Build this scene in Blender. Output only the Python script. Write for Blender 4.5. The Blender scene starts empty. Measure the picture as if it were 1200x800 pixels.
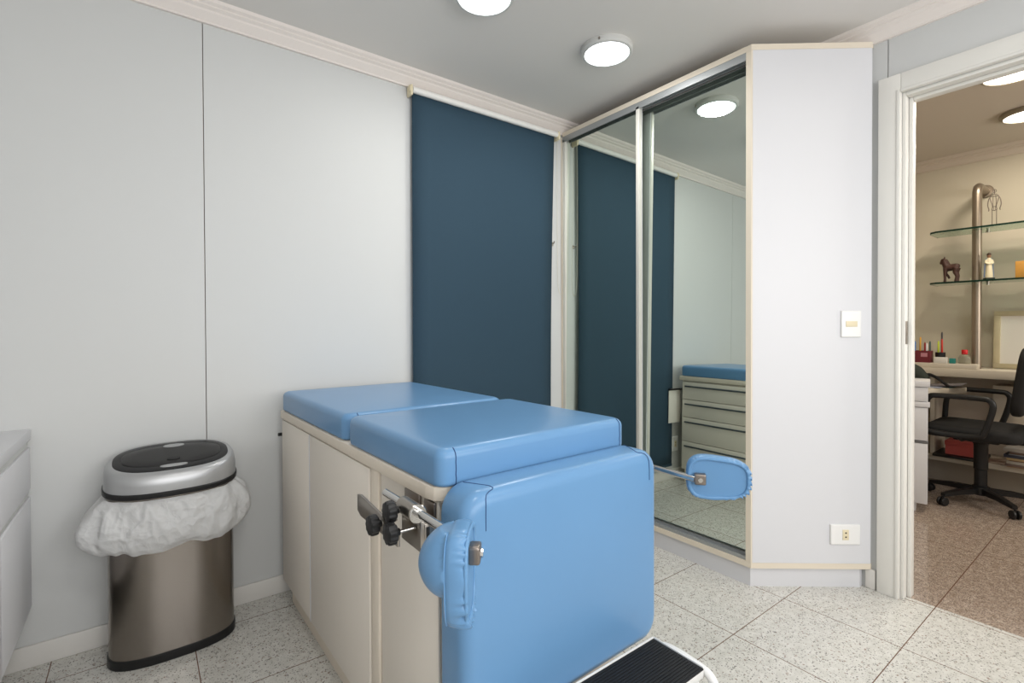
import bpy, bmesh, math, random
from mathutils import Vector, Matrix, noise
random.seed(7)
S = bpy.context.scene
COL = S.collection
PI = math.pi

# ------------------------------------------------------------------ camera
F, YAW, PITCH, ROLL, CY, HC = 576.89, 0.6434, -0.0104, -0.0039, 391.64, 1.133
fw = Vector((math.sin(YAW)*math.cos(PITCH), math.cos(YAW)*math.cos(PITCH), math.sin(PITCH)))
r0 = Vector((math.cos(YAW), -math.sin(YAW), 0)); u0 = r0.cross(fw)
cr = r0*math.cos(ROLL) + u0*math.sin(ROLL); cu = u0*math.cos(ROLL) - r0*math.sin(ROLL)
cam = bpy.data.cameras.new('camera'); co = bpy.data.objects.new('camera', cam); COL.objects.link(co)
cam.sensor_width = 36; cam.lens = F/1200*36; cam.shift_y = -(400-CY)/1200
cam.clip_start = 0.02
m = Matrix((cr, cu, -fw)).transposed().to_4x4(); m.translation = (0, 0, HC)
co.matrix_world = m
S.camera = co

# ------------------------------------------------------------------ world, light, exposure
w = bpy.data.worlds.new('daylight'); S.world = w; w.use_nodes = True
w.node_tree.nodes['Background'].inputs[0].default_value = (0.95, 0.97, 1.0, 1)
w.node_tree.nodes['Background'].inputs[1].default_value = 1.0
S.view_settings.view_transform = 'Standard'; S.view_settings.look = 'None'
S.view_settings.exposure = 0.0; S.view_settings.gamma = 1.0; S.view_settings.use_curve_mapping = False
LAMP_W, LAMP_E, OFFICE_W, OFFICE_E, WIN_W, OWIN_W = 3.2, 6.0, 7.5, 6.0, 54.0, 26.0

def area(name, loc, direction, sx, sy, power, color, shape='RECTANGLE'):
    l = bpy.data.lights.new(name, 'AREA'); l.shape = shape; l.size = sx; l.size_y = sy
    l.energy = power; l.color = color
    o = bpy.data.objects.new(name, l); COL.objects.link(o); o.location = loc
    o.rotation_euler = Vector(direction).to_track_quat('-Z', 'Y').to_euler()
    return o
# daylight coming in through the unseen window in the wall behind the camera, and the office window
area('daylight_rear_window', (.8, -1.72, 1.55), (0.0, 1, -0.05), 2.9, 1.4, WIN_W, (0.985, 0.98, 0.975))
area('daylight_office_window', (3.9, -1.55, 1.5), (0, 1, -0.1), 1.2, 1.2, OWIN_W, (1.0, 0.93, 0.84))

# ------------------------------------------------------------------ materials
def lin(c):
    return tuple(((v/255)/12.92 if v/255 <= .04045 else ((v/255+.055)/1.055)**2.4) for v in c) + (1,)
def mat(name, rgb, rough=.5, metal=0., spec=.5, bump=0., bscale=80., vary=0., vscale=3., emit=None, es=0., aniso=0., coat=0., trans=0., ior=1.45, alpha=1.):
    M = bpy.data.materials.new(name); M.use_nodes = True
    nt = M.node_tree; b = nt.nodes['Principled BSDF']
    b.inputs['Base Color'].default_value = lin(rgb); b.inputs['Roughness'].default_value = rough
    b.inputs['Metallic'].default_value = metal; b.inputs['Specular IOR Level'].default_value = spec
    b.inputs['IOR'].default_value = ior; b.inputs['Anisotropic'].default_value = aniso
    b.inputs['Coat Weight'].default_value = coat; b.inputs['Transmission Weight'].default_value = trans
    b.inputs['Alpha'].default_value = alpha
    if emit: b.inputs['Emission Color'].default_value = lin(emit); b.inputs['Emission Strength'].default_value = es
    if bump or vary:
        tc = nt.nodes.new('ShaderNodeTexCoord')
    if bump:
        n = nt.nodes.new('ShaderNodeTexNoise'); n.inputs['Scale'].default_value = bscale; n.inputs['Detail'].default_value = 4
        bp = nt.nodes.new('ShaderNodeBump'); bp.inputs['Strength'].default_value = bump; bp.inputs['Distance'].default_value = .002
        nt.links.new(tc.outputs['Object'], n.inputs['Vector']); nt.links.new(n.outputs['Fac'], bp.inputs['Height'])
        nt.links.new(bp.outputs['Normal'], b.inputs['Normal'])
    if vary:
        n = nt.nodes.new('ShaderNodeTexNoise'); n.inputs['Scale'].default_value = vscale; n.inputs['Detail'].default_value = 5
        mx = nt.nodes.new('ShaderNodeMix'); mx.data_type = 'RGBA'
        c = lin(rgb); mx.inputs[6].default_value = tuple(x*(1-vary) for x in c[:3])+(1,); mx.inputs[7].default_value = tuple(min(1, x*(1+vary)) for x in c[:3])+(1,)
        nt.links.new(tc.outputs['Object'], n.inputs['Vector']); nt.links.new(n.outputs['Fac'], mx.inputs[0]); nt.links.new(mx.outputs[2], b.inputs['Base Color'])
    return M

def granite(name, base, light, dark, brown, grout, x0, y0, s, rough, dens, grout_w=.0016, sc=150.):
    """speckled polished stone tiles on a square grid"""
    M = bpy.data.materials.new(name); M.use_nodes = True; nt = M.node_tree; N = nt.nodes.new; L = nt.links.new
    b = nt.nodes['Principled BSDF']; b.inputs['Roughness'].default_value = rough
    tc = N('ShaderNodeTexCoord'); P = tc.outputs['Object']
    def mix(f, a, c):
        x = N('ShaderNodeMix'); x.data_type = 'RGBA'
        for i, v in ((0, f), (6, a), (7, c)):
            if hasattr(v, 'is_linked'): L(v, x.inputs[i])
            else: x.inputs[i].default_value = v
        return x.outputs[2]
    def mth(op, a, c=None):
        x = N('ShaderNodeMath'); x.operation = op
        for i, v in enumerate((a, c)):
            if v is None: continue
            if hasattr(v, 'is_linked'): L(v, x.inputs[i])
            else: x.inputs[i].default_value = v
        return x.outputs[0]
    n1 = N('ShaderNodeTexNoise'); n1.inputs['Scale'].default_value = 34; n1.inputs['Detail'].default_value = 6; L(P, n1.inputs['Vector'])
    ramp = N('ShaderNodeMapRange'); ramp.inputs[1].default_value = .35; ramp.inputs[2].default_value = .65; L(n1.outputs['Fac'], ramp.inputs[0])
    col = mix(ramp.outputs[0], lin(base), lin(light))
    for k, (scale, thr, c) in enumerate(((sc, 1-dens, dark), (sc*1.7, 1-dens*.8, dark), (sc*.8, 1-dens*.35, brown))):
        wn = N('ShaderNodeTexNoise'); wn.inputs['Scale'].default_value = 120+k*30; L(P, wn.inputs['Vector'])
        add = N('ShaderNodeVectorMath'); add.operation = 'MULTIPLY_ADD'; L(wn.outputs['Color'], add.inputs[0]); add.inputs[1].default_value = (.009,)*3; L(P, add.inputs[2])
        v = N('ShaderNodeTexVoronoi'); v.inputs['Scale'].default_value = scale; L(add.outputs[0], v.inputs['Vector'])
        sp = N('ShaderNodeSeparateColor'); L(v.outputs['Color'], sp.inputs[0])
        on = mth('GREATER_THAN', sp.outputs[k], thr); near = mth('LESS_THAN', v.outputs['Distance'], .55)
        f = mth('MULTIPLY', mth('MULTIPLY', on, near), .76)
        col = mix(f, col, lin(c))
    sx = N('ShaderNodeSeparateXYZ'); L(P, sx.inputs[0])
    def line(o, off):
        a = mth('FLOORED_MODULO', mth('SUBTRACT', o, off - s/2), s); return mth('LESS_THAN', mth('ABSOLUTE', mth('SUBTRACT', a, s/2)), grout_w)
    g = mth('MAXIMUM', line(sx.outputs[0], x0), line(sx.outputs[1], y0))
    col = mix(g, col, lin(grout)); L(col, b.inputs['Base Color'])
    L(mth('MULTIPLY_ADD', g, .5), b.inputs['Roughness']) if False else None
    return M

M_wall = mat('painted_wall_panel', (206, 207, 206), .55, bump=.05, bscale=40, vary=.012, vscale=2)
M_gap = mat('panel_joint', (150, 128, 114), .9)
M_ceil = mat('ceiling_paint', (226, 223, 219), .8, bump=.04, bscale=90)
M_mould = mat('moulding_paint', (232, 224, 218), .6)
M_base = mat('baseboard_paint', (222, 219, 214), .45)
M_floor = granite('pale_speckled_granite', (202, 200, 193), (216, 214, 208), (92, 87, 82), (138, 114, 100), (112, 84, 68), 1.7398, .9602, .4002, .22, .10, .0016, 205.)
M_ofloor = granite('brown_granite', (164, 146, 132), (190, 174, 160), (92, 80, 72), (130, 110, 96), (112, 84, 70), 1.7398, .5600, .80, .13, .36, .002, 260.)
M_vinyl = mat('blue_vinyl', (104, 148, 190), .29, spec=.45, bump=.10, bscale=26, vary=.03, vscale=6)
M_seam = mat('dark_seam_thread', (46, 74, 118), .7)
M_cream = mat('cream_laminate', (232, 224, 213), .5, vary=.015, vscale=4)
M_cream2 = mat('cream_edge', (232, 221, 205), .5)
M_white = mat('white_laminate', (216, 216, 219), .42)
M_beige = mat('beige_edge_band', (225, 214, 196), .5)
M_gwhite = mat('white_enamel', (236, 235, 233), .3)
M_door = mat('door_paint', (230, 228, 222), .4)
M_alu = mat('satin_aluminium', (208, 209, 206), .42, metal=.35)
M_alud = mat('grey_aluminium', (112, 112, 112), .5, metal=.3)
M_track = mat('grey_track_aluminium', (168, 171, 172), .42, metal=.55)
M_stile = mat('door_stile', (212, 210, 202), .45, metal=.15)
M_mirror = mat('mirror_glass', (214, 222, 214), .012, metal=1.)
M_blind = mat('navy_blind_fabric', (43, 67, 83), .85, bump=.3, bscale=500, vary=.04, vscale=200)
M_whitepl = mat('white_plastic', (234, 232, 228), .4)
M_creampl = mat('cream_plastic', (226, 214, 182), .45)
M_dark = mat('black_plastic', (22, 22, 23), .42)
M_rubber = mat('black_rubber', (24, 25, 28), .62, bump=.2, bscale=300)
M_chrome = mat('chrome', (205, 203, 200), .14, metal=1.)
M_steel = mat('worn_steel', (165, 158, 150), .3, metal=1., bump=.05, bscale=50)
M_nickel = mat('dark_nickel_plate', (146, 136, 128), .35, metal=.9)
M_silver = mat('silver_plastic', (176, 177, 178), .34, metal=.55)
M_greyh = mat('grey_handle', (96, 104, 110), .4, metal=.4)
M_hole = mat('socket_hole', (60, 50, 40), .8)
M_lamp = mat('lamp_diffuser', (255, 255, 255), .5, emit=(243, 252, 255), es=LAMP_E)
M_lampo = mat('office_lamp_diffuser', (255, 255, 255), .5, emit=(255, 247, 228), es=OFFICE_E)
M_owall = mat('office_wall_paint', (205, 196, 178), .7)
M_oceil = mat('office_ceiling_paint', (196, 184, 170), .8)
M_pale = mat('pale_laminate', (208, 198, 182), .5)
M_paleframe = mat('limed_wood', (196, 184, 152), .6, vary=.12, vscale=12)
M_paper = mat('paper', (226, 222, 214), .8)
M_wood = mat('dark_carved_wood', (66, 40, 32), .55, vary=.25, vscale=60)
M_amber = mat('amber_wood_block', (205, 150, 70), .5, vary=.2, vscale=30)
M_black = mat('black_fabric', (26, 25, 25), .8, bump=.3, bscale=300)
def glassy(name, rgb, rough, alpha):
    return mat(name, rgb, rough, spec=.6, alpha=alpha)
M_pole = mat('brushed_pole_steel', (158, 146, 132), .4, metal=.9)
M_glass = mat('green_shelf_glass', (178, 214, 196), .03, trans=.95, ior=1.5)
M_gedge = mat('green_glass_edge', (10, 44, 34), .4, spec=.25)
M_bottle = mat('clear_plastic', (226, 226, 216), .08, trans=.9, ior=1.25)

def steel_brushed():
    M = mat('brushed_stainless', (146, 139, 132), .22, metal=1., aniso=.0)
    nt = M.node_tree; b = nt.nodes['Principled BSDF']; tc = nt.nodes.new('ShaderNodeTexCoord'); mp = nt.nodes.new('ShaderNodeMapping')
    mp.inputs['Scale'].default_value = (600, 600, 5); n = nt.nodes.new('ShaderNodeTexNoise'); n.inputs['Scale'].default_value = 1.; n.inputs['Detail'].default_value = 3
    bp = nt.nodes.new('ShaderNodeBump'); bp.inputs['Strength'].default_value = .12; bp.inputs['Distance'].default_value = .001
    nt.links.new(tc.outputs['Object'], mp.inputs[0]); nt.links.new(mp.outputs[0], n.inputs['Vector']); nt.links.new(n.outputs['Fac'], bp.inputs['Height']); nt.links.new(bp.outputs[0], b.inputs['Normal'])
    return M
M_stain = steel_brushed()
def bag_mat():
    M = bpy.data.materials.new('thin_white_plastic_film'); M.use_nodes = True; nt = M.node_tree
    b = nt.nodes['Principled BSDF']; b.inputs['Base Color'].default_value = lin((248, 249, 249)); b.inputs['Roughness'].default_value = .38
    tl = nt.nodes.new('ShaderNodeBsdfTranslucent'); tl.inputs[0].default_value = lin((240, 240, 240))
    tr = nt.nodes.new('ShaderNodeBsdfTransparent'); m1 = nt.nodes.new('ShaderNodeMixShader'); m1.inputs[0].default_value = .35
    m2 = nt.nodes.new('ShaderNodeMixShader'); m2.inputs[0].default_value = .10
    tc = nt.nodes.new('ShaderNodeTexCoord'); nz = nt.nodes.new('ShaderNodeTexNoise'); nz.inputs['Scale'].default_value = 14
    ma = nt.nodes.new('ShaderNodeVectorMath'); ma.operation = 'MULTIPLY_ADD'; ma.inputs[1].default_value = (.06, .06, .06)
    nt.links.new(tc.outputs['Object'], nz.inputs['Vector']); nt.links.new(nz.outputs['Color'], ma.inputs[0]); nt.links.new(tc.outputs['Object'], ma.inputs[2])
    prev = None
    for sc_, st_ in ((26, .55), (60, .35)):
        vo = nt.nodes.new('ShaderNodeTexVoronoi'); vo.feature = 'F1'; vo.inputs['Scale'].default_value = sc_; nt.links.new(ma.outputs[0], vo.inputs['Vector'])
        bp = nt.nodes.new('ShaderNodeBump'); bp.inputs['Strength'].default_value = st_; bp.inputs['Distance'].default_value = .012 if sc_ < 40 else .005
        nt.links.new(vo.outputs['Distance'], bp.inputs['Height'])
        if prev: nt.links.new(prev.outputs[0], bp.inputs['Normal'])
        prev = bp
    for nd in (b, tl): nt.links.new(prev.outputs[0], nd.inputs['Normal'])
    out = nt.nodes['Material Output']
    nt.links.new(b.outputs[0], m1.inputs[1]); nt.links.new(tl.outputs[0], m1.inputs[2]); nt.links.new(m1.outputs[0], m2.inputs[1]); nt.links.new(tr.outputs[0], m2.inputs[2]); nt.links.new(m2.outputs[0], out.inputs[0])
    return M
M_bag = bag_mat()

# ------------------------------------------------------------------ mesh helpers
class B:
    def __init__(s): s.bm = bmesh.new(); s.mats = []
    def mi(s, m):
        if m is None: return 0
        if m not in s.mats: s.mats.append(m)
        return s.mats.index(m)
    def add(s, verts, faces, m=None, X=None):
        vs = [s.bm.verts.new(X @ Vector(v) if X else Vector(v)) for v in verts]
        k = s.mi(m)
        for f in faces:
            try: fc = s.bm.faces.new([vs[i] for i in f]); fc.material_index = k
            except ValueError: pass
        return s
    def box(s, x0, x1, y0, y1, z0, z1, bev=0., seg=2, m=None, X=None):
        t = bmesh.new(); bmesh.ops.create_cube(t, size=1.)
        for v in t.verts: v.co = Vector(((x0+x1)/2+v.co.x*(x1-x0), (y0+y1)/2+v.co.y*(y1-y0), (z0+z1)/2+v.co.z*(z1-z0)))
        if bev: bmesh.ops.bevel(t, geom=t.edges[:], offset=bev, segments=seg, affect='EDGES', profile=.5)
        return s.merge(t, m, X)
    def merge(s, t, m=None, X=None):
        t.verts.index_update()
        s.add([v.co.copy() for v in t.verts], [[v.index for v in f.verts] for f in t.faces], m, X); t.free(); return s
    def prism(s, poly, z0, z1, bev=0., seg=2, m=None, X=None):
        t = bmesh.new(); a = [t.verts.new((p[0], p[1], z0)) for p in poly]; b = [t.verts.new((p[0], p[1], z1)) for p in poly]
        n = len(poly); t.faces.new(a[::-1]); t.faces.new(b)
        for i in range(n): t.faces.new([a[i], a[(i+1) % n], b[(i+1) % n], b[i]])
        bmesh.ops.recalc_face_normals(t, faces=t.faces[:])
        if bev: bmesh.ops.bevel(t, geom=t.edges[:], offset=bev, segments=seg, affect='EDGES', profile=.5)
        return s.merge(t, m, X)
    def loft(s, rings, cap0=True, cap1=True, close=True, m=None, X=None):
        n = len(rings[0]); vs = [p for r in rings for p in r]; fs = []
        for j in range(len(rings)-1):
            for i in range(n if close else n-1):
                k = (i+1) % n; fs.append([j*n+i, j*n+k, (j+1)*n+k, (j+1)*n+i])
        if cap0: fs.append(list(range(n))[::-1])
        if cap1: fs.append([(len(rings)-1)*n+i for i in range(n)])
        return s.add(vs, fs, m, X)
    def tube(s, pts, r, n=12, closed=False, m=None, X=None, caps=True):
        pts = [Vector(p) for p in pts]; N = len(pts); rs = r if isinstance(r, (list, tuple)) else [r]*N
        rings = []; up = None
        for i, p in enumerate(pts):
            a = pts[i-1] if (i > 0 or closed) else p; b = pts[(i+1) % N] if (i < N-1 or closed) else p
            d = (b-a).normalized()
            if up is None: up = d.orthogonal().normalized()
            else: up = (up - d*up.dot(d)); up = up.normalized() if up.length > 1e-6 else d.orthogonal().normalized()
            sd = d.cross(up)
            rings.append([p + (up*math.cos(2*PI*k/n) + sd*math.sin(2*PI*k/n))*rs[i] for k in range(n)])
        if closed: rings.append(rings[0])
        return s.loft(rings, caps and not closed, caps and not closed, True, m, X)
    def cyl(s, p0, p1, r, r2=None, n=24, bev=0., m=None, X=None):
        p0, p1 = Vector(p0), Vector(p1); r2 = r if r2 is None else r2
        if bev:
            d = (p1-p0).normalized(); return s.tube([p0, p0+d*1e-5, p0+d*bev, p1-d*bev, p1-d*1e-5, p1], [max(r-bev, 1e-4), max(r-bev, 1e-4), r, r2, r2-bev, r2-bev], n, m=m, X=X)
        return s.tube([p0, p1], [r, r2], n, m=m, X=X)
    def lathe(s, prof, c=(0, 0, 0), n=32, m=None, X=None):
        c = Vector(c); rings = [[c+Vector((r*math.cos(2*PI*k/n), r*math.sin(2*PI*k/n), z)) for k in range(n)] for r, z in prof]
        return s.loft(rings, True, True, True, m, X)
    def pad(s, w, d, h, rc, re_t, re_b, seg=6, puff=0., m=None, X=None):
        """cushion: rounded-rectangle outline w x d centred on the origin, z from 0 to h, soft top and bottom edges"""
        def ring(ins, z):
            hw, hd, r = w/2-ins, d/2-ins, max(rc-ins*.6, .002); P = []
            for cx, cy, a0 in ((hw-r, hd-r, 0), (-hw+r, hd-r, PI/2), (-hw+r, -hd+r, PI), (hw-r, -hd+r, 1.5*PI)):
                for k in range(seg+1):
                    a = a0+PI/2*k/seg; P.append(Vector((cx+r*math.cos(a), cy+r*math.sin(a), z)))
            return P
        R = []
        if re_b > 0:
            R.append(ring(re_b*1.5, 0))
            for k in range(seg+1): a = PI/2*k/seg; R.append(ring(re_b*(1-math.sin(a)), re_b*(1-math.cos(a))))
        else: R.append(ring(0, 0))
        for k in range(seg+1): a = PI/2*k/seg; R.append(ring(re_t*(1-math.cos(a)), h-re_t+re_t*math.sin(a)))
        R.append(ring(re_t*1.6, h+puff*.3)); R.append(ring(min(w, d)*.28, h+puff)); R.append(ring(min(w, d)*.42, h+puff*1.1))
        return s.loft(R, True, True, True, m, X)
    def build(s, name, m, parent=None, loc=None, angle=38, smooth=True):
        me = bpy.data.meshes.new(name); bmesh.ops.recalc_face_normals(s.bm, faces=s.bm.faces[:]); s.bm.to_mesh(me); s.bm.free()
        for mm in (s.mats or [m]): me.materials.append(mm)
        if smooth:
            me.polygons.foreach_set('use_smooth', [True]*len(me.polygons)); me.set_sharp_from_angle(angle=math.radians(angle))
        o = bpy.data.objects.new(name, me); COL.objects.link(o)
        if parent is not None: o.parent = parent
        if loc is not None: o.location = loc
        return o
def thing(name, label, cat, loc=(0, 0, 0), rz=0., group=None):
    o = bpy.data.objects.new(name, None); COL.objects.link(o); o.location = loc; o.rotation_euler = (0, 0, rz); o.empty_display_size = .05
    return tag(o, label, cat, group)
def tag(o, label, cat, group=None):
    o['label'] = label; o['category'] = cat
    if group: o['group'] = group
    return o
def struct(o, label=None, cat=None):
    o['kind'] = 'structure'
    if label: o['label'] = label
    if cat: o['category'] = cat
    return o
def T(x=0, y=0, z=0): return Matrix.Translation((x, y, z))
def RX(a): return Matrix.Rotation(a, 4, 'X')
def RY(a): return Matrix.Rotation(a, 4, 'Y')
def RZ(a): return Matrix.Rotation(a, 4, 'Z')
def arc(c, r, a0, a1, n, ax, ay):
    c, ax, ay = Vector(c), Vector(ax), Vector(ay)
    return [c + ax*r*math.cos(a0+(a1-a0)*k/n) + ay*r*math.sin(a0+(a1-a0)*k/n) for k in range(n+1)]
def smooth_path(pts, n=6):
    pts = [Vector(p) for p in pts]; P = [pts[0]]+pts+[pts[-1]]; out = []
    for i in range(1, len(P)-2):
        for k in range(n):
            t = k/n; a, b, c, d = P[i-1], P[i], P[i+1], P[i+2]
            out.append(.5*((2*b)+(c-a)*t+(2*a-5*b+4*c-d)*t*t+(3*b-a-3*c+d)*t**3))
    out.append(pts[-1]); return out

# ------------------------------------------------------------------ the room
D, H, W, XL, YR = 2.3017, 2.4242, 2.529, -.95, -1.5      # wall with blind, ceiling, wall with door, left wall, wall behind the camera
WT = .075                                             # partition thickness
OX, OYL, OYR = 4.92, 2.30, -1.25                      # office beyond the door
DY0, DY1, DH = -.26, .668, 2.105                      # door opening

def S_(b, name, m, lab, cat, **k): return struct(b.build(name, m, **k), lab, cat)
# floor: one slab for the room, one for the office
S_(B().box(XL-.1, W+.035, YR-.1, D+.1, -.08, 0), 'floor', M_floor, 'pale speckled granite tile floor of the examination room', 'floor', smooth=False)
S_(B().box(W+.035, OX+.1, OYR-.1, OYL+.1, -.08, 0), 'floor_office', M_ofloor, 'brown granite floor of the office beyond the door', 'floor', smooth=False)
S_(B().box(XL-.1, W+WT, YR-.1, D+.1, H, H+.08), 'ceiling', M_ceil, 'white painted ceiling of the examination room', 'ceiling', smooth=False)
S_(B().box(W+WT, OX+.1, OYR-.1, OYL+.1, H, H+.08), 'ceiling_office', M_oceil, 'warm white ceiling of the office', 'ceiling', smooth=False)
# wall with the blind: three panels with open joints over a dark backing
b = B(); g = .0015
for x0, x1 in ((XL-.1, -1.0+0*XL), (-1.0+g, .2-g), (.2+g, W+WT)):
    if x1 > x0: b.box(x0, x1, D, D+.02, 0, H, m=M_wall)
b.box(XL-.1, W+WT, D+.015, D+.1, 0, H, m=M_gap)
S_(b, 'wall_left', M_wall, 'white panelled wall with one thin joint, behind the bin and the blind', 'wall', smooth=False)
# wall with the door: opening cut out, one joint above the door casing
b = B()
for (y0, y1, z0, z1) in ((DY1, .717-g, 0, H), (.717+g, D, 0, H), (YR-.1, DY0, 0, H), (DY0, DY1, DH, H)):
    b.box(W, W+.02, y0, y1, z0, z1, m=M_wall)
for (y0, y1, z0, z1) in ((DY1, D, 0, H), (YR-.1, DY0, 0, H), (DY0, DY1, DH, H)):
    b.box(W+.016, W+WT-.004, y0, y1, z0, z1, m=M_gap); b.box(W+WT-.008, W+WT, y0, y1, z0, z1, m=M_owall)
S_(b, 'wall_right', M_wall, 'white wall around the open doorway', 'wall', smooth=False)
S_(B().box(XL-.1, XL, YR, D, 0, H), 'wall_side', M_wall, 'white wall behind the drawer cabinet, outside the view', 'wall', smooth=False)
# wall behind the camera; window unseen, inferred from the daylight, added wide for brightness
b = B(); wx0, wx1, wz0, wz1 = -.75, 2.3, .80, 2.25
for (x0, x1, z0, z1) in ((XL-.1, wx0, 0, H), (wx1, W, 0, H), (wx0, wx1, 0, wz0), (wx0, wx1, wz1, H)): b.box(x0, x1, YR-.1, YR, z0, z1)
S_(b, 'wall_rear', M_wall, 'white wall with the unseen window, behind the camera', 'wall', smooth=False)
wr = struct(thing('window_1', 'unseen wide window added in the wall behind the camera', 'window', ((wx0+wx1)/2, YR-.05, wz0)))
b = B(); hw = (wx1-wx0)/2; hh = wz1-wz0
for (x0, x1, z0, z1) in ((-hw, hw, 0, .05), (-hw, hw, hh-.05, hh), (-hw, -hw+.05, .05, hh-.05), (hw-.05, hw, .05, hh-.05), (-.03, .03, .05, hh-.05)): b.box(x0, x1, -.03, .03, z0, z1, .004)
b.build('window_frame', M_alu, wr)
# office shell
S_(B().box(OX, OX+.1, OYR, OYL, 0, H), 'wall_office_far', M_owall, 'cream wall behind the glass shelves in the office', 'wall', smooth=False)
S_(B().box(W+WT, OX, OYL, OYL+.1, 0, H), 'wall_office_left', M_owall, 'cream side wall of the office', 'wall', smooth=False)
b = B()
for (x0, x1, z0, z1) in ((W+WT, 3.2, 0, H), (4.6, OX, 0, H), (3.2, 4.6, 0, .8), (3.2, 4.6, 2.15, H)): b.box(x0, x1, OYR-.1, OYR, z0, z1)
S_(b, 'wall_office_right', M_owall, 'cream office wall with a window, outside the view', 'wall', smooth=False)

# crown moulding (stepped profile) and baseboards
CP = [(0, 0), (.012, 0), (.012, .008), (.034, .034), (.036, .042), (.047, .05), (.047, .056), (.058, .064), (.062, .076), (0, .076)]
def crown(name, p0, p1, out, z, label, m=M_mould):
    p0, p1, out = Vector(p0), Vector(p1), Vector(out)
    rings = [[p + out*(d) + Vector((0, 0, z-.076+h)) for d, h in CP] for p in (p0, p1)]
    return S_(B().loft(rings), name, m, label, 'crown moulding', angle=15)
crown('trim_1', (XL, D, 0), (W, D, 0), (0, -1, 0), H, 'stepped crown moulding above the blind wall')
crown('trim_2', (W, YR, 0), (W, 1.05, 0), (-1, 0, 0), H, 'stepped crown moulding above the doorway')
crown('trim_3', (OX, OYR, 0), (OX, OYL, 0), (-1, 0, 0), H, 'stepped crown moulding in the office', mat('office_moulding_paint', (206, 192, 178), .6))
def skirting(name, x0, x1, y0, y1, label, h=.075):
    return S_(B().box(x0, x1, y0, y1, 0, h, .004, 2), name, M_base, label, 'baseboard')
skirting('baseboard_left', XL, 2.08, D-.013, D, 'white baseboard along the blind wall')
skirting('baseboard_right', W-.013, W, .752, .79, 'short white baseboard beside the door casing', .085)
skirting('baseboard_rear', XL, W-.02, YR, YR+.013, 'white baseboard behind the camera')

# door frame: casing, lining, stop, strike plate
dr = struct(thing('door_1', 'white door frame of the open doorway to the office', 'door frame', (W, (DY0+DY1)/2, 0)))
yc = (DY0+DY1)/2; hw = (DY1-DY0)/2; cw = .078
b = B()
for sgn in (1, -1): b.box(-.02, 0, min(sgn*hw, sgn*(hw+cw)), max(sgn*hw, sgn*(hw+cw)), 0, DH+cw, .003)
b.box(-.0205, 0, -hw, hw, DH, DH+cw, .003)
for sgn in (1, -1):
    y = sgn*(hw+.002); b.box(-.024, -.019, min(y, y+sgn*.012), max(y, y+sgn*.012), 0, DH+.012, .002)
b.box(-.024, -.019, -hw, hw, DH+.001, DH+.013, .002)
b.build('door_casing', M_door, dr)
b = B()
for sgn in (1, -1): b.box(0, WT+.005, min(sgn*hw, sgn*(hw-.012)), max(sgn*hw, sgn*(hw-.012)), 0, DH, .002)
b.box(0, WT+.005, -hw+.013, hw-.013, DH-.014, DH, .002)
b.build('door_lining', M_door, dr)
b = B()
for sgn in (1, -1): b.box(.038, WT+.004, min(sgn*(hw-.013), sgn*(hw-.026)), max(sgn*(hw-.013), sgn*(hw-.026)), 0, DH-.015, .002)
b.box(.038, WT+.004, -hw+.027, hw-.027, DH-.028, DH-.0145, .002)
b.build('door_stop', M_door, dr)
b = B(); b.box(.006, .032, hw-.0145, hw-.012, 1.065, 1.16, .0006); b.box(.012, .026, hw-.016, hw-.0135, 1.10, 1.135, .0006, m=None)
b.build('strike_plate', M_steel, dr)

# ------------------------------------------------------------------ ceiling lights
def ceiling_light(x, y, label, rad, mring, mdif, watts, color, group):
    t = thing('ceiling_light', label, 'ceiling light', (x, y, H), 0, group)
    R = rad
    B().lathe([(R-.001, 0), (R, -.002), (R, -.02), (R-.006, -.027), (R-.016, -.029), (R-.017, -.024), (R-.03, -.022)], n=48).build('lamp_housing', mring, t)
    B().lathe([(.001, -.0245), (R-.03, -.0245), (R-.0175, -.0245), (R-.0175, -.0225), (.001, -.0225)], n=48).build('diffuser', mdif, t)
    for a in (.6, 3.6):
        B().box(R-.004, R+.004, -.004, .004, -.019, -.009, .001, X=RZ(a)).build('clip', M_steel, t)
    l = bpy.data.lights.new('lamp_light', 'AREA'); l.shape = 'DISK'; l.size = 2*(R-.03); l.energy = watts; l.color = color
    o = bpy.data.objects.new('lamp_light', l); COL.objects.link(o); o.parent = t; o.location = (0, 0, -.034)
    return t
M_ring = mat('lamp_ring_enamel', (206, 206, 203), .4)
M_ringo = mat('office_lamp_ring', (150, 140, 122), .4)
ceiling_light(1.055, 1.575, 'round lit ceiling light nearer the camera, cut by the top edge', .118, M_ring, M_lamp, LAMP_W, (1, .985, .96), 'ceiling lights of the examination room')
ceiling_light(1.722, 1.560, 'round lit ceiling light just in front of the mirrored wardrobe', .118, M_ring, M_lamp, LAMP_W*1.9, (1, .985, .96), 'ceiling lights of the examination room')
ceiling_light(4.25, .505, 'round warm ceiling light in the office, the farther one', .13, M_ringo, M_lampo, OFFICE_W, (1, .9, .74), 'ceiling lights of the office')
ceiling_light(3.50, .47, 'warm ceiling light in the office half hidden by the door head', .13, M_ringo, M_lampo, OFFICE_W, (1, .9, .74), 'ceiling lights of the office')

for x_, y_, l_ in ((.30, .05, 'round ceiling light added for brightness above the camera, outside the view'), (1.50, -.45, 'round ceiling light added for brightness before the rear window, outside the view')):  # two unseen lamps added only to brighten the room
    c_ = ceiling_light(x_, y_, l_, .118, M_ring, M_lamp, LAMP_W*2.0, (1, .985, .96), None); c_['kind'] = 'structure'
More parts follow.
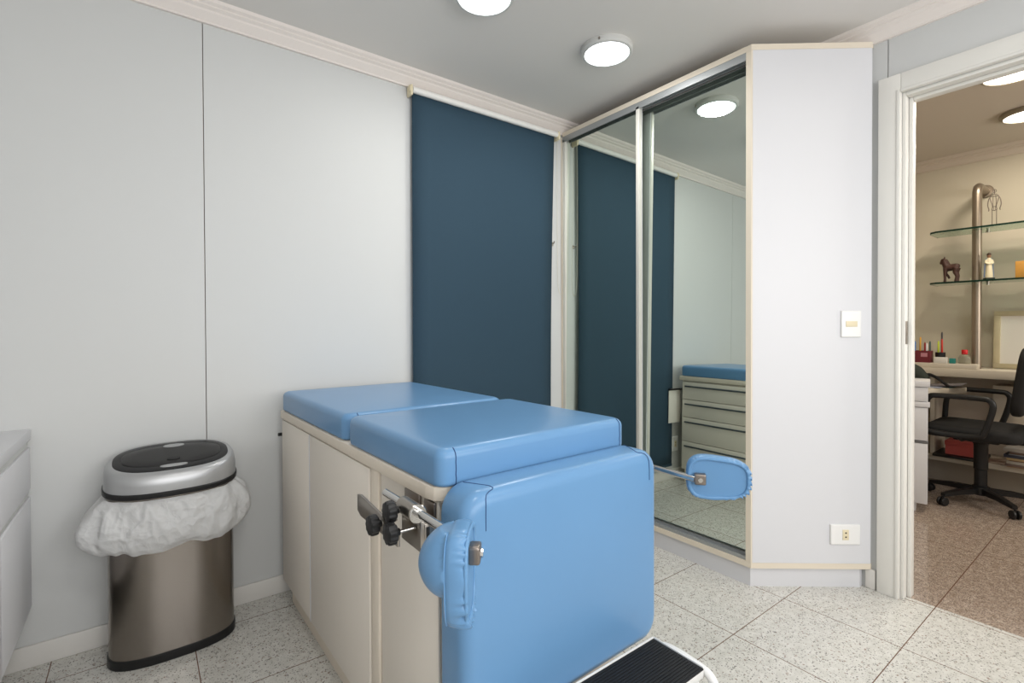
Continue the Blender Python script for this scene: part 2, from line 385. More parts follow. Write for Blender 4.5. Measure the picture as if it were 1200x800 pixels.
# ------------------------------------------------------------------ mirrored corner wardrobe
wd = thing('wardrobe', 'tall white corner wardrobe with sliding mirror doors and slanted end', 'wardrobe', (2.3, 1.6, 0))
WX = T(-2.3, -1.6, 0)
P0, P1 = Vector((2.113, 1.087)), Vector((2.515, .769)); tdir = (P1-P0).normalized(); ndir = Vector((-tdir.y, tdir.x))  # ndir points into the wardrobe
YB = 2.283
foot = [(2.113, YB), (2.113, 1.087), (2.515, .769), (2.526, .769), (2.526, YB)]
B().prism(foot, 2.334, 2.359, m=M_beige, X=WX).build('top_board', M_beige, wd, smooth=False)
B().prism(foot, .086, .110, m=M_beige, X=WX).build('bottom_board', M_beige, wd, smooth=False)
pl = [(2.127, YB), (2.127, 1.0965), (2.497, .804), (2.526, .804), (2.526, YB)]
b = B(); b.prism(pl, 0, .0855, X=WX); b.box(2.1268, 2.1285, 1.0965, 1.112, 0, .084, X=WX)
b.build('plinth', M_white, wd, smooth=False)
a0, a1 = P0+tdir*.006, P1
end = [(a0.x, a0.y), (a1.x, a1.y), (a1.x+ndir.x*.018, a1.y+ndir.y*.018), (a0.x+ndir.x*.018, a0.y+ndir.y*.018)]
B().prism(end, .1105, 2.3335, m=M_white, X=WX).build('end_panel', M_white, wd, smooth=False)
B().prism([(2.113, 1.111), (2.113, 1.0875), (2.1178, 1.0838), (2.129, 1.098), (2.14, 1.111)], .1105, 2.3335, X=WX).build('corner_post', M_beige, wd, smooth=False)
B().box(2.113, 2.145, 2.287, 2.299, .1105, 2.3335, X=WX).build('side_post', M_beige, wd, smooth=False)
inner = [(2.195, 2.26), (2.195, 1.13), (2.24, 1.07), (2.50, .86), (2.52, .86), (2.52, 2.26)]
B().prism(inner, .112, 2.332, X=WX).build('carcass', M_cream, wd, smooth=False)
b = B(); b.box(2.114, 2.118, 1.112, 2.286, 2.300, 2.3335, X=WX); b.box(2.118, 2.19, 1.112, 2.286, 2.322, 2.3335, X=WX); b.box(2.145, 2.148, 1.112, 2.286, 2.303, 2.322, X=WX)
b.build('top_track', M_track, wd, smooth=False)
b = B(); b.box(2.119, 2.185, 1.112, 2.286, .1105, .116, X=WX); b.box(2.119, 2.122, 1.112, 2.286, .116, .126, X=WX); b.box(2.152, 2.156, 1.112, 2.286, .116, .130, X=WX)
b.build('bottom_track', M_track, wd, smooth=False)
def mdoor(x, y0, y1, s0, s1, label):
    d = B().box(x+.020, x+.026, y0+.002, y1-.002, .130, 2.312, X=WX).build('sliding_door', M_white, wd, smooth=False); d['label'] = label
    MT = .011
    zc = 1.2; b = B(); yy0, yy1 = y0+s0, y1-s1
    zb, zt = .134, 2.309; f = lambda z: x+.0105 - (z-zc)*.0   # glass sits in the frame
    X2 = WX @ T(x+.006, 0, 1.2) @ RY(MT) 
    b.box(0, .003, yy0, yy1, zb-1.2, zt-1.2, X=X2); b.build('mirror', M_mirror, d, smooth=False)
    for (a, c) in ((y0, y0+s0), (y1-s1, y1)):
        if c-a > .004: B().box(x-.004, x+.020, a, c, .129, 2.314, .002, X=WX).build('stile', M_stile, d)
mdoor(2.118, 1.690, 2.285, .022, .022, 'front sliding mirror door, next to the blind')
mdoor(2.160, 1.114, 1.762, .006, .030, 'rear sliding mirror door, at the free end')
def wp(px_s, z):  # point on the slanted end panel
    p = P0 + tdir*px_s; return Vector((p.x, p.y, z))
EA = math.atan2(tdir.y, tdir.x)

# ------------------------------------------------------------------ exam table (local frame: u across, v from foot to head)
et = thing('exam_table', 'blue vinyl upholstered gynaecological exam table on cream cabinet', 'exam table', (.485, .909, 0), math.radians(1.33))
TW, TL = .605, 1.307
B().box(.022, .58, .022, TL-.01, .095, .766).build('cabinet_body', M_cream, et, smooth=False)
B().box(.034, .57, .06, TL-.03, 0, .094).build('plinth', M_cream2, et, smooth=False)
b = B(); b.prism([(.0, .05), (.006, .024), (.026, .004), (.052, 0), (TW-.052, 0), (TW-.026, .004), (TW-.006, .024), (TW, .05), (TW, TL), (0, TL)], .768, .7995, .003, 2)
b.build('table_top', M_cream2, et)
for (v0, v1) in ((.918, TL-.008), (.376, .912)):
    B().box(.004, .0215, v0, v1, .097, .762, .0025).build('door', M_cream, et)
B().box(.003, .0215, .9125, .9175, .097, .762).build('door_edge_strip', M_white, et, smooth=False)
B().box(.008, .0215, .322, .372, .097, .766, .003).build('pilaster', M_cream2, et)
B().box(.014, .0215, .022, .318, .097, .766, .001).build('side_panel', M_cream, et)
# drawers on the far side (seen in the mirror)
for i, (z0, z1) in enumerate(((.628, .758), (.494, .624), (.314, .490), (.100, .310))):
    d = B().box(.5805, .598, .40, 1.285, z0, z1, .002).build('drawer', M_cream, et)
    zc = z1-.034
    b = B(); b.box(.6005, .607, .50, 1.262, zc-.006, zc+.006, .003)
    for v in (.56, 1.20): b.box(.598, .602, v-.006, v+.006, zc-.005, zc+.005)
    b.build('handle', M_greyh, d)
    if i == 0: B().box(.5985, .5993, .62, .72, z1-.026, z1-.008).build('maker_plate', mat('blue_plate', (60, 92, 130), .4), d)
# cushions
cu = B().pad(.596, .738, .080, .028, .021, .010, 6, .004, X=T(TW/2, .564+.738/2, .8)).build('head_cushion', M_vinyl, et)
cu2 = B().pad(.600, .535, .082, .028, .021, .010, 6, .004, X=T(TW/2, -.006+.535/2, .8)).build('seat_cushion', M_vinyl, et)
def seam(pts, parent, r=.0011): B().tube(pts, r, 6).build('seam', M_seam, parent)
def cushion_seam(u, v, z0, h, re, rb, parent, sgn=-1, top=True):
    P = [(u, v-sgn*rb*(1-math.sin(q*PI/8))+sgn*.0004, z0+rb*(1-math.cos(q*PI/8))) for q in range(1, 5)]
    P += [(u+.0006*math.sin(q*2.3), v+sgn*.0006, z0+rb+(h-re-rb)*q/6) for q in range(1, 6)]
    P += [(u, v-sgn*re*(1-math.cos(q*PI/16))+sgn*.0004, z0+h-re+re*math.sin(q*PI/16)+.0003) for q in range(0, 7 if top else 3)]
    seam(P, parent)
for u in (.043, TW-.030): cushion_seam(u, -.006, .8, .082, .021, .010, cu2)
cushion_seam(.05, .564, .8, .080, .021, .010, cu)
# hanging leg cushion at the foot
XP = T(.3085, -.0085, .5600) @ RX(PI/2)
lc = B().pad(.617, .505, .096, .055, .030, .012, 6, .003, X=XP).build('leg_cushion', M_vinyl, et)
def on_pad(u, q):   # q: distance over the pad from its back: along the top, round the edge, then down the front
    y0, top, R_, flat = -.0085, .8125, .030, .066
    if q < flat: return (u, y0-q, top+.0004)
    a_ = (q-flat)/R_
    if a_ < PI/2: return (u, y0-flat-R_*math.sin(a_)-.0003, top-R_*(1-math.cos(a_))+.0003)
    return (u, y0-flat-R_-.0012, top-R_-(q-flat-R_*PI/2))
for u, sg in ((.050, 1), (.575, -1)):
    seam([on_pad(u+sg*d_, q) for d_, q in ((0, .014), (.008, .03), (.016, .045), (.024, .060), (.029, .070), (.031, .078), (.027, .082), (.017, .085), (.008, .090), (.003, .098), (.001, .110), (0, .13), (0, .16))], lc, .0009)
# plates for the leg supports
for side in (0, 1):
    for (v0, v1) in ((.060, .136), (.004, .074)) if False else ((.092, .165), (.006, .070)):
        u0, u1 = (.006, .0138) if side == 0 else (.598, .604)
        if side == 0: B().box(u0, u1, max(v0, .024), v1, .712, .764, .003).build('mounting_plate', M_nickel, et)
hd = B(); hd.tube([(.03, TL-.008, .695), (.03, TL+.022, .695)], .008, 10); hd.tube([(.57, TL-.008, .695), (.57, TL+.022, .695)], .008, 10); hd.tube([(-.004, TL+.022, .695), (.70, TL+.022, .695)], .007, 10)
hd.build('paper_holder', M_dark, et)

# paper roll on the holder
pr = tag(B().build('paper_roll', M_paper), 'white paper hanging from the holder at the table head, seen in the mirror', 'paper roll') if False else None
X0 = Matrix.Translation((.485, .909, 0)) @ RZ(math.radians(1.33))
b = B(); b.box(.545, .69, TL+.0305, TL+.0320, .44, .70, .0004, X=X0)
ppr = [X0 @ Vector(p) for p in ((.44, TL+.0217, .7035), (.565, TL+.0217, .7035))]
b.build('paper_sheet', M_paper); tag(bpy.data.objects['paper_sheet'], 'white paper strip hanging from the holder at the table head', 'paper')

# leg supports
def leg_support(side, label):
    """side -1: left of the table, +1: right of the table. Built in world coordinates about its own root."""
    if side < 0: root, px, zr, y1, yb = (.475, .95, .765), .430, .770, .655, .985
    else: root, px, zr, y1, yb = (1.10, 1.05, .745), 1.160, .741, .730, 1.11
    t = thing('leg_support', label, 'leg support', root, 0, 'padded leg supports of the exam table')
    X = T(*[-c for c in root]); s = side
    ze = zr + (.006 if s < 0 else -.004)
    rod = B().tube([(px, yb+.06, zr), (px, y1+.014, ze)], .0085, 18, X=X).build('rod', M_chrome, t)
    b = B(); b.cyl((px, yb-.03, zr), (px, yb-.098, zr), .0175, bev=.003, X=X); b.build('socket', M_steel, t)
    b = B(); b.cyl((px, yb-.099, zr), (px, yb-.104, zr), .0185, bev=.002, X=X); b.build('collar', M_chrome, t)
    xi = px - s*.018
    lo, hi = sorted((px - s*.040, px - s*.008))
    b = B(); b.box(lo, hi, yb-.095, yb-.005, zr-.082, zr-.019, .002, X=X)
    b.box(lo+.008, hi-.008, yb-.0965, yb-.090, zr-.072, zr-.026, .001, m=None, X=X); b.build('clamp_block', M_steel, t)
    B().box(lo+.012, hi-.013, yb-.0975, yb-.0964, zr-.066, zr-.032, X=X).build('clamp_slot', M_dark, t)
    if s > 0: B().box(1.0625, px-.0085, yb-.08, yb-.02, zr-.06, zr-.02, .002, X=X).build('mounting_plate', M_nickel, t)
    lo, hi = sorted((px + s*.0195, px + s*.0255))
    b = B(); b.prism([(yb+.172, zr-.028), (yb+.172, zr-.066), (yb+.150, zr-.074), (yb-.06, zr-.074), (yb-.06, zr-.040), (yb+.150, zr-.024)], lo, hi, .0015, X=X @ Matrix(((0, 0, 1, 0), (1, 0, 0, 0), (0, 1, 0, 0), (0, 0, 0, 1))))
    b.build('flat_bar', M_steel, t)
    for (dx, y, z, sl) in ((.037, yb-.05, zr-.002, .02), (.047, yb+.015, zr-.047, .02), (.046, yb-.075, zr-.036, .035)):
        kx = px + s*dx
        k = B(); n = 90; R = .0205
        prof = ((-.010, .80), (-.008, .96), (-.004, 1.0), (.004, 1.0), (.008, .96), (.010, .80))
        rings = [[Vector((kx+s*q, y+R*f*(1+.06*math.cos(9*2*PI*i/n))*math.cos(2*PI*i/n), z+R*f*(1+.06*math.cos(9*2*PI*i/n))*math.sin(2*PI*i/n))) for i in range(n)] for q, f in prof]
        k.loft(rings, X=X); k.cyl((kx-s*.010, y, z), (kx-s*.018, y, z), .009, .007, X=X); ko = k.build('knob', M_dark, t)
        B().cyl((kx-s*.018, y, z), (px+s*.008 if dx < .04 else px-s*.006, y, z), .0038, n=12, X=X).build('threaded_pin', M_chrome, ko)
    # padded calf rest: local s along, t up, w away from the back plate
    if side < 0:
        nb = Vector((.77, -.64, 0)).normalized(); sa = Vector((0, 0, -1)); smin, smax, thick, C = -.044, .108, .066, Vector((px, y1, ze))
    else:
        nb = Vector((-.80, -.60, -.05)).normalized(); sa = Vector((.60, -.80, -.0)).normalized(); smin, smax, thick, C = -.034, .126, .064, Vector((px, y1, ze))
    C = C - nb*.016
    up = nb.cross(sa).normalized(); up = up if (up.z > .1 or side < 0) else -up
    def L(s_, t_, w_): return C + sa*s_ + up*t_ - nb*w_
    hs, ht, sc = (smax-smin)/2, .056, (smax+smin)/2
    NR = 72*3
    def pucker(k):
        ph = 2*PI*k/NR; act = .10+.9*max(0, math.cos(ph))**.7+.25*max(0, -math.sin(ph)); kk = k/3
        return act*math.sin(kk*2.3+1.5*math.sin(kk*.8)+2*noise.noise((kk*.4, side, 1)))
    def outline(f, k):
        a = 2*PI*k/NR; ca, sa_ = math.cos(a), math.sin(a); e = 2/3.3
        x = hs*f*math.copysign(abs(ca)**e, ca); y = ht*f*math.copysign(abs(sa_)**e, sa_)
        y *= 1 - .12*(x/hs); return sc+x, y
    b = B(); R = []
    for f, w_ in ((.2, .004), (.7, .004), (.86, .004), (.93, .003)): R.append([L(*outline(f, k), w_) for k in range(NR)])
    for q in range(7):
        a = PI*q/6; wq = max(0, 1-q/4.2)
        R.append([L(*outline(.945+.06*math.sin(a)+.045*wq*pucker(k), k), .004+.015*(1-math.cos(a))-.008*wq*pucker(k)) for k in range(NR)])
    for f in [.97-.03*q_ for q_ in range(31)]+[.04]:
        ring = []
        for k in range(NR):
            s_, t_ = outline(f, k); q = (s_-smin)/(smax-smin); rel = 1-q
            dd = 1 - ((s_-(smin+.054))/.056)**2 - (t_/.055)**2
            ring.append(L(s_, t_, .034 + .010*(1-f*f)**.6 + thick*.64*(max(0, dd)**.62)))
        R.append(ring)
    b.loft(R, X=X); pad = b.build('pad', M_vinyl, t, angle=60)
    # gathered hem around the back
    b = B(); R = []
    for k in range(NR):
        p_ = pucker(k); s_, t_ = outline(.905+.012*p_, k); s2, t2 = outline(1.0, k); dv = Vector((s2-s_, t2-t_)).normalized()
        rr = .0052+.0010*p_; ring = []
        for q in range(8):
            a = 2*PI*q/8; o = math.cos(a)*rr; w_ = math.sin(a)*rr*.7
            ring.append(L(s_+dv.x*o, t_+dv.y*o, .0035+w_))
        R.append(ring)
    R.append(R[0]); b.loft(R, False, False, True, X=X); b.build('gathered_hem', M_vinyl, pad, angle=70)
    # bracket
    XB = X @ Matrix((sa, up, nb)).transposed().to_4x4(); XB = X @ T(*C) @ Matrix((sa, up, nb)).transposed().to_4x4()
    b = B(); b.box(-.0145, .0145, -.0145, .0145, -.005, .014, .004, 3, X=XB); br = b.build('bracket', M_nickel, t)
    B().cyl((0, 0, .0135), (0, 0, .018), .0065, n=6, X=XB).build('bolt', M_chrome, br)
    return t
leg_support(-1, 'blue padded leg support clamped to the left side, three black knobs')
leg_support(1, 'blue padded leg support on the mirror side of the exam table')

# ------------------------------------------------------------------ step stool
st = thing('step_stool', 'white metal step stool with black ribbed rubber tread at table foot', 'step stool', (.82, .72, 0))
SX = T(-.82, -.72, 0); sx0, sx1, sy0, sy1, sz = .60, 1.05, .652, .796, .335
b = B(); b.box(sx0, sx1, sy0, sy1, sz-.026, sz-.003, .003, X=SX)
b.box(sx0, sx1, sy1-.004, sy1, sz-.02, sz+.003, .001, X=SX); b.box(sx1-.004, sx1, sy0, sy1, sz-.02, sz+.003, .001, X=SX)
b.build('upper_step', M_gwhite, st)
tr = B(); tr.box(sx0+.004, sx1-.0045, sy0-.002, sy1-.0045, sz-.0035, sz, m=None, X=SX)
k = 0
y = sy0+.004
while y < sy1-.009:
    tr.box(sx0+.012, sx1-.012, y, y+.004, sz-.0005, sz+.0014, X=SX); y += .0075
tr.build('rubber_tread', M_rubber, st, smooth=False)
b = B(); b.box(sx0+.02, sx1-.018, sy0+.001, sy0+.006, .20, sz-.026, .001, X=SX); b.build('riser_panel', M_gwhite, st)
b = B(); b.box(sx0, sx1, sy0-.20, sy0+.004, .172, .194, .003, X=SX); b.build('lower_step', M_gwhite, st)
b = B(); b.box(sx0+.006, sx1-.006, sy0-.196, sy0+.0, .1945, .1975, X=SX)
y = sy0-.19
while y < sy0-.008: b.box(sx0+.012, sx1-.012, y, y+.004, .197, .199, X=SX); y += .0075
b.build('rubber_tread', M_rubber, st, smooth=False)
for x in (sx0-.012, sx1+.012):
    b = B(); b.tube(smooth_path([(x, sy1-.012, .011), (x, sy1-.012, .2), (x, sy1-.013, sz-.04), (x, sy1-.035, sz-.014), (x, sy0+.02, sz-.014), (x, sy0-.012, sz-.024), (x, sy0-.03, sz-.06), (x, sy0-.04, .225), (x, sy0-.07, .19), (x, sy0-.15, .183), (x, sy0-.185, .16), (x, sy0-.195, .10), (x, sy0-.197, .011)], 5), .0105, 14, X=SX)
    b.build('side_frame', M_gwhite, st)
    for yy in (sy1-.012, sy0-.197): B().cyl((x, yy, 0), (x, yy, .02), .0135, bev=.003, X=SX).build('rubber_foot', M_rubber, st)

# ------------------------------------------------------------------ trash can
tc = thing('trash_can', 'stainless steel sensor bin with silver and black lid', 'trash can', (.083, 2.158, 0))
def ell(a, b_, z, n=96, e=2.6, dz=None, scale=1.):
    R = []
    for k in range(n):
        t = 2*PI*k/n; c, s = math.cos(t), math.sin(t)
        x = a*math.copysign(abs(c)**(2/e), c); y = b_*math.copysign(abs(s)**(2/e), s)
        R.append(Vector((x, y, z + (dz*(y+.118)-(.0225 if dz > .2 else .011) if dz else 0))))
    return R
CA, CB = .187, .104
B().loft([ell(CA+.001, CB+.001, 0), ell(CA+.004, CB+.004, .004), ell(CA+.004, CB+.004, .030), ell(CA-.002, CB-.002, .034)]).build('base_ring', M_dark, tc)
B().loft([ell(CA, CB, .030), ell(CA, CB, .2), ell(CA, CB, .575)], False, True).build('body', M_stain, tc)
LR = .16
LT = .31   # the lid rises towards the hinge at the wall
lid = B().loft([ell(.196, .118, .598, dz=LR), ell(.196, .118, .603, dz=LR), ell(.196, .118, .632, dz=LT), ell(.193, .115, .650, dz=LT), ell(.186, .109, .662, dz=LT), ell(.177, .100, .668, dz=LT), ell(.172, .095, .668, dz=LT), ell(.170, .093, .662, dz=LT)]).build('lid', M_silver, tc)
B().loft([ell(.198, .120, .580, dz=LR), ell(.200, .122, .583, dz=LR), ell(.200, .122, .595, dz=LR), ell(.197, .119, .598, dz=LR)]).build('black_rim', M_dark, tc)
M_gloss = mat('gloss_black_lid', (30, 30, 31), .25)
B().loft([ell(.1715, .0945, .660, dz=LT), ell(.1715, .0945, .6675, dz=LT), ell(.168, .091, .670, dz=LT), ell(.152, .078, .6715, dz=LT)]).build('black_top', M_gloss, lid)
B().loft([ell(.148, .066, .668, dz=LT), ell(.148, .066, .6735, dz=LT), ell(.145, .063, .675, dz=LT), ell(.10, .04, .677, dz=LT)]).build('lid_flap', mat('flap_black', (38, 37, 37), .3), lid)
def badge(x, y, a, b_, m_, nm, z=.675):
    B().loft([[p+Vector((x, y, LT*y)) for p in ell(a, b_, z, 40, 2.2, LT)], [p+Vector((x, y, LT*y)) for p in ell(a, b_, z+.0035, 40, 2.2, LT)]]).build(nm, m_, lid)
badge(.005, .052, .032, .009, M_silver, 'badge', .6755)
badge(.0, -.074, .040, .0065, M_silver, 'control_strip', .671)
badge(.0, -.040, .020, .008, M_dark, 'sensor_window', .6768)

# bag hanging over the rim
bag = B(); n = 300; rings = []; NJ = 34
prof = ((.563, .004), (.548, .012), (.528, .020), (.505, .027), (.478, .032), (.452, .034), (.430, .032), (.412, .026), (.398, .014))
for j in range(NJ+1):
    q = j/NJ; fi = q*(len(prof)-1); i0 = min(int(fi), len(prof)-2); fr = fi-i0
    z = prof[i0][0]*(1-fr)+prof[i0+1][0]*fr; off = prof[i0][1]*(1-fr)+prof[i0+1][1]*fr
    R = []
    for k in range(n):
        t = 2*PI*k/n; c, s_ = math.cos(t), math.sin(t)
        x = CA*math.copysign(abs(c)**(2/2.6), c); y = CB*math.copysign(abs(s_)**(2/2.6), s_)
        ob = off*(1 + .5*max(0, -c)**3 + .2*max(0, c)**4)
        flare = .040*math.exp(-((t-PI*1.05)/.24)**2)*max(0, 1-abs(q-.52)/.5)**.8 + .024*math.exp(-(min(t, 2*PI-t)/.30)**2)*math.sin(PI*min(1, q*1.1))
        ps = Vector((x*13, y*13, z*9))
        warp = ps + Vector((noise.noise(ps*1.3), noise.noise(ps*1.3+Vector((5, 2, 1))), noise.noise(ps*1.1+Vector((1, 7, 3)))))*.7
        v1 = noise.voronoi(warp)[0]; v2 = noise.voronoi(warp*2.3+Vector((3, 1, 9)))[0]
        wv = (min(v1[1]-v1[0], .6)-.25)*-.016 + (min(v2[1]-v2[0], .6)-.22)*-.005 + noise.noise((c*5, s_*5, z*9))*.010
        d = max(.003, ob + flare + wv*math.sin(PI*min(1., .10+q*1.0))**.6)
        if y > .03: d = min(d, .0065 if abs(s_) > .5 else d)
        nn = Vector((c/CA, s_/CB)).normalized() if abs(c) < .999 else Vector((c, 0))
        dip = -.016*abs(math.sin(t*1.5+.6))*q**3 + .020*math.exp(-((t-4.85)/.16)**2)*q**3 + .010*noise.noise((c*4, s_*4, 7))*q**2
        zl = (LR*(y+.118)-.004)*(1-q)
        R.append(Vector((x+nn.x*d, y+nn.y*d, z + zl + dip)))
    rings.append(R)
bag.loft(rings, False, False)
bo = bag.build('bin_bag', M_bag, None, (.083, 2.158, 0), angle=60)
tag(bo, 'crumpled white plastic bag folded over the rim of the steel bin', 'bin bag')

# ------------------------------------------------------------------ drawer cabinet at the left edge
dc = thing('drawer_cabinet', 'white wall-hung drawer cabinet at the left edge', 'cabinet', (-.62, 1.75, 0))
XD = T(.62, -1.75, 0); FX = -.308
b = B(); b.box(XL+.002, FX-.02, .86, D-.004, .205, .768, X=XD); b.build('cabinet_body', M_white, dc, smooth=False)
for (y0, y1) in ((1.866, D-.006), (1.40, 1.862), (.864, 1.396)):
    for (z0, z1) in ((.600, .742), (.207, .575)):
        d = B().box(FX-.019, FX, y0, y1, z0, z1, .0015, X=XD).build('drawer' if z0 > .5 else 'cabinet_door', M_white, dc)
        B().box(FX-.018, FX-.006, y0, y1, z1+.001, z1+.022, .001, X=XD).build('grip_channel', M_alu, d)
ct = B(); ct.box(XL+.002, FX+.003, .85, D-.002, .770, .803, .002)
tag(ct.build('countertop', M_white), 'white worktop on the drawer cabinet at the left edge', 'countertop')

# ------------------------------------------------------------------ roller blind
rb = thing('roller_blind', 'dark blue roller blind pulled down beside the mirrored wardrobe', 'blind', (1.56, D, 0))
XR = T(-1.56, -D, 0)
b = B(); R = []
NY = 26
for j in range(NY+1):
    z = 2.335 - (2.335-.125)*j/NY
    q = j/NY; xr = 2.036 - .030*math.sin(PI*min(1, q*1.4)*.5)**1.0 - .006*q; xl = 1.086 - .004*q
    R.append([Vector((xl+(xr-xl)*i/10, D-.028 - (.006*math.sin(i/10*PI)*q) - .010*max(0, (i-8)/2)*math.sin(PI*q)*0, z)) for i in range(11)])
b.loft(R, False, False, False, X=XR); fab = b.build('fabric', M_blind, rb)
so = fab.modifiers.new('thickness', 'SOLIDIFY'); so.thickness = .0012
B().cyl((1.084, D-.036, 2.328), (2.052, D-.036, 2.328), .016, n=24, X=XR).build('roller_tube', M_whitepl, rb)
for x in (1.070, 2.053):
    b = B(); b.box(x, x+.012, D-.052, D-.002, 2.296, 2.347, .004, 3, X=XR); b.cyl((x-.004, D-.036, 2.328), (x+.002, D-.036, 2.328), .017, n=20, X=XR); b.build('bracket', M_creampl, rb)
B().box(1.082, 2.001, D-.0315, D-.0245, .108, .126, .002, X=XR).build('bottom_bar', M_blind, rb)
ch = [(2.066, D-.020, 2.325), (2.066, D-.020, 1.9), (2.066, D-.022, 1.46), (2.067, D-.028, 1.38), (2.070, D-.045, 1.345), (2.074, D-.064, 1.35), (2.078, D-.078, 1.40), (2.076, D-.076, 1.6), (2.070, D-.064, 2.0), (2.066, D-.050, 2.325)]
b = B(); path = smooth_path(ch, 28); 
step = .0075; acc = 0; last = path[0]; beads = [path[0]]
for p in path[1:]:
    while (p-last).length >= step: last = last + (p-last).normalized()*step; beads.append(last.copy())
for p in beads: b.lathe([(.0004, -.0026), (.0022, -.0014), (.0028, 0), (.0022, .0014), (.0004, .0026)], p, 6, X=XR)
b.tube(path[::4], .001, 5, X=XR); b.build('bead_chain', mat('chain_beads', (214, 210, 198), .5), rb)
cl = thing('cord_cleat', 'small grey cord cleat on the wall beside the blue blind', 'cord cleat', (2.04, D, 1.66))
B().box(-.006, .006, -.006, 0, -.012, .012, .001).build('plate', M_steel, cl)
B().tube(smooth_path([(-.0, -.004, .0), (-.004, -.022, .004), (-.012, -.034, .012)], 4), .0035, 8).build('hook', M_steel, cl)

# ------------------------------------------------------------------ switch and sockets
def plate(name, label, cat, origin, rz, w_, h_, ins):
    t = thing(name, label, cat, origin, rz)
    B().pad(w_, h_, .008, .004, .004, 0, 5, X=RX(PI/2)).build('cover_plate', M_gwhite, t)
    B().box(-ins[0]/2, ins[0]/2, -.0105, -.004, -ins[1]/2, ins[1]/2, .001).build('rocker' if cat == 'light switch' else 'socket', M_creampl, t)
    if cat != 'light switch':
        for z in (-.009, .009):
            B().box(-.0035, .0035, -.0108, -.0104, z-.003, z+.003).build('socket_hole', M_hole, t)
    return t
off = -ndir*.0005
p = wp(.423, 1.150)+Vector((off.x, off.y, 0)); plate('light_switch', 'white light switch with cream rocker on the slanted wardrobe end', 'light switch', p, EA, .084, .114, (.048, .024))
p = wp(.4005, .239)+Vector((off.x, off.y, 0)); plate('power_outlet', 'white power outlet low on the slanted wardrobe end panel', 'power outlet', p, EA, .126, .087, (.026, .044))
plate('power_outlet', 'cream power outlet on the blind wall, seen only in the mirror', 'power outlet', (1.01, D-.0005, .265), 0, .074, .114, (.03, .05))

# ------------------------------------------------------------------ the office
pc = thing('pedestal_cabinet', 'white pedestal cabinet just inside the office doorway', 'cabinet', (3.80, .872, 0), math.radians(12.5))
B().box(.020, .195, 0, .50, .055, .770).build('cabinet_body', M_white, pc, smooth=False)
B().box(-.006, .200, -.010, .51, .772, .808, .002).build('top_slab', M_white, pc)
for i, (z0, z1) in enumerate(((.684, .768), (.445, .645), (.058, .425))):
    B().box(0, .0195, .001, .50, z0, z1, .0015).build('drawer', M_white, pc)
B().box(-.004, .0195, -.010, .50, .649, .680, .002).build('ledge_strip', M_white, pc)
B().box(.004, .0195, -.004, .50, .428, .441, .002).build('grip_channel', M_alud, pc)
B().box(.03, .19, .055, .49, 0, .054).build('plinth', M_white, pc, smooth=False)

dk = thing('desk', 'pale laminate office desk beyond the pedestal cabinet', 'desk', (4.4, 1.2, 0))
XK = T(-4.4, -1.2, 0)
B().prism([(4.075, .935), (4.435, .812), (4.435, 2.25), (4.075, 2.25)], .692, .730, .002, X=XK).build('desktop', M_pale, dk)
B().box(4.40, 4.425, 1.10, 2.2, 0, .691, X=XK).build('end_panel', M_pale, dk, smooth=False)
cs = thing('console_shelf', 'pale laminate console with open lower shelf along the office wall', 'console shelf', (4.68, .6, 0))
XS = T(-4.68, -.6, 0)
B().box(4.52, OX-.004, -.6, 2.25, .788, .845, .003, X=XS).build('top_board', M_pale, cs)
B().box(4.54, OX-.004, -.6, 2.25, .185, .222, .002, X=XS).build('lower_shelf', M_pale, cs)
B().box(4.74, OX-.01, -.6, 2.25, 0, .184, X=XS).build('plinth', mat('console_plinth', (186, 176, 162), .6), cs, smooth=False)
B().box(4.86, OX-.006, -.6, 2.25, .224, .790, X=XS).build('back_panel', M_pale, cs, smooth=False)
for y in (1.02, -.3): B().box(4.56, 4.858, y-.012, y+.012, .224, .790, X=XS).build('divider', M_pale, cs, smooth=False)
B().box(4.66, 4.858, .20, .72, .46, .735, .002, X=XS).build('drawer_box', M_pale, cs)

# pole with two glass shelves
sr = thing('glass_shelf_rack', 'two green glass shelves on a steel pole in the office', 'shelf rack', (4.66, .805, .845))
XG = T(-4.66, -.805, -.845)
py = .805
pts = [(4.66, py, .846), (4.66, py, 1.5), (4.66, py, 2.0)] + arc((4.72, py, 2.06), .06, PI, PI/2, 8, (1, 0, 0), (0, 0, 1)) + [(OX-.012, py, 2.12)]
B().tube(pts, .026, 20, X=XG).build('pole', M_pole, sr)
B().cyl((OX-.014, py, 2.12), (OX-.001, py, 2.12), .046, bev=.004, n=32, X=XG).build('wall_flange', M_pole, sr)
for z in (1.806, 1.443):
    poly = [(4.53, 1.0), (4.56, 1.034), (4.60, 1.045), (4.80, 1.045), (4.80, -.25), (4.53, -.25)]
    g_ = B().prism(poly, z+.0005, z+.0115, X=XG).build('glass_shelf', M_glass, sr, smooth=False)
    B().prism([(4.527, -.25), (4.527, 1.0), (4.558, 1.036), (4.60, 1.048), (4.80, 1.048), (4.80, 1.0455), (4.60, 1.0455), (4.5602, 1.0343), (4.5298, 1.0), (4.5298, -.25)], z, z+.012, X=XG).build('polished_edge', M_gedge, g_, smooth=False)
    B().cyl((4.70, py-.05, z-.014), (4.70, py-.05, z), .010, n=12, X=XG).build('shelf_support', M_steel, sr)
SZ1, SZ2 = 1.818, 1.455

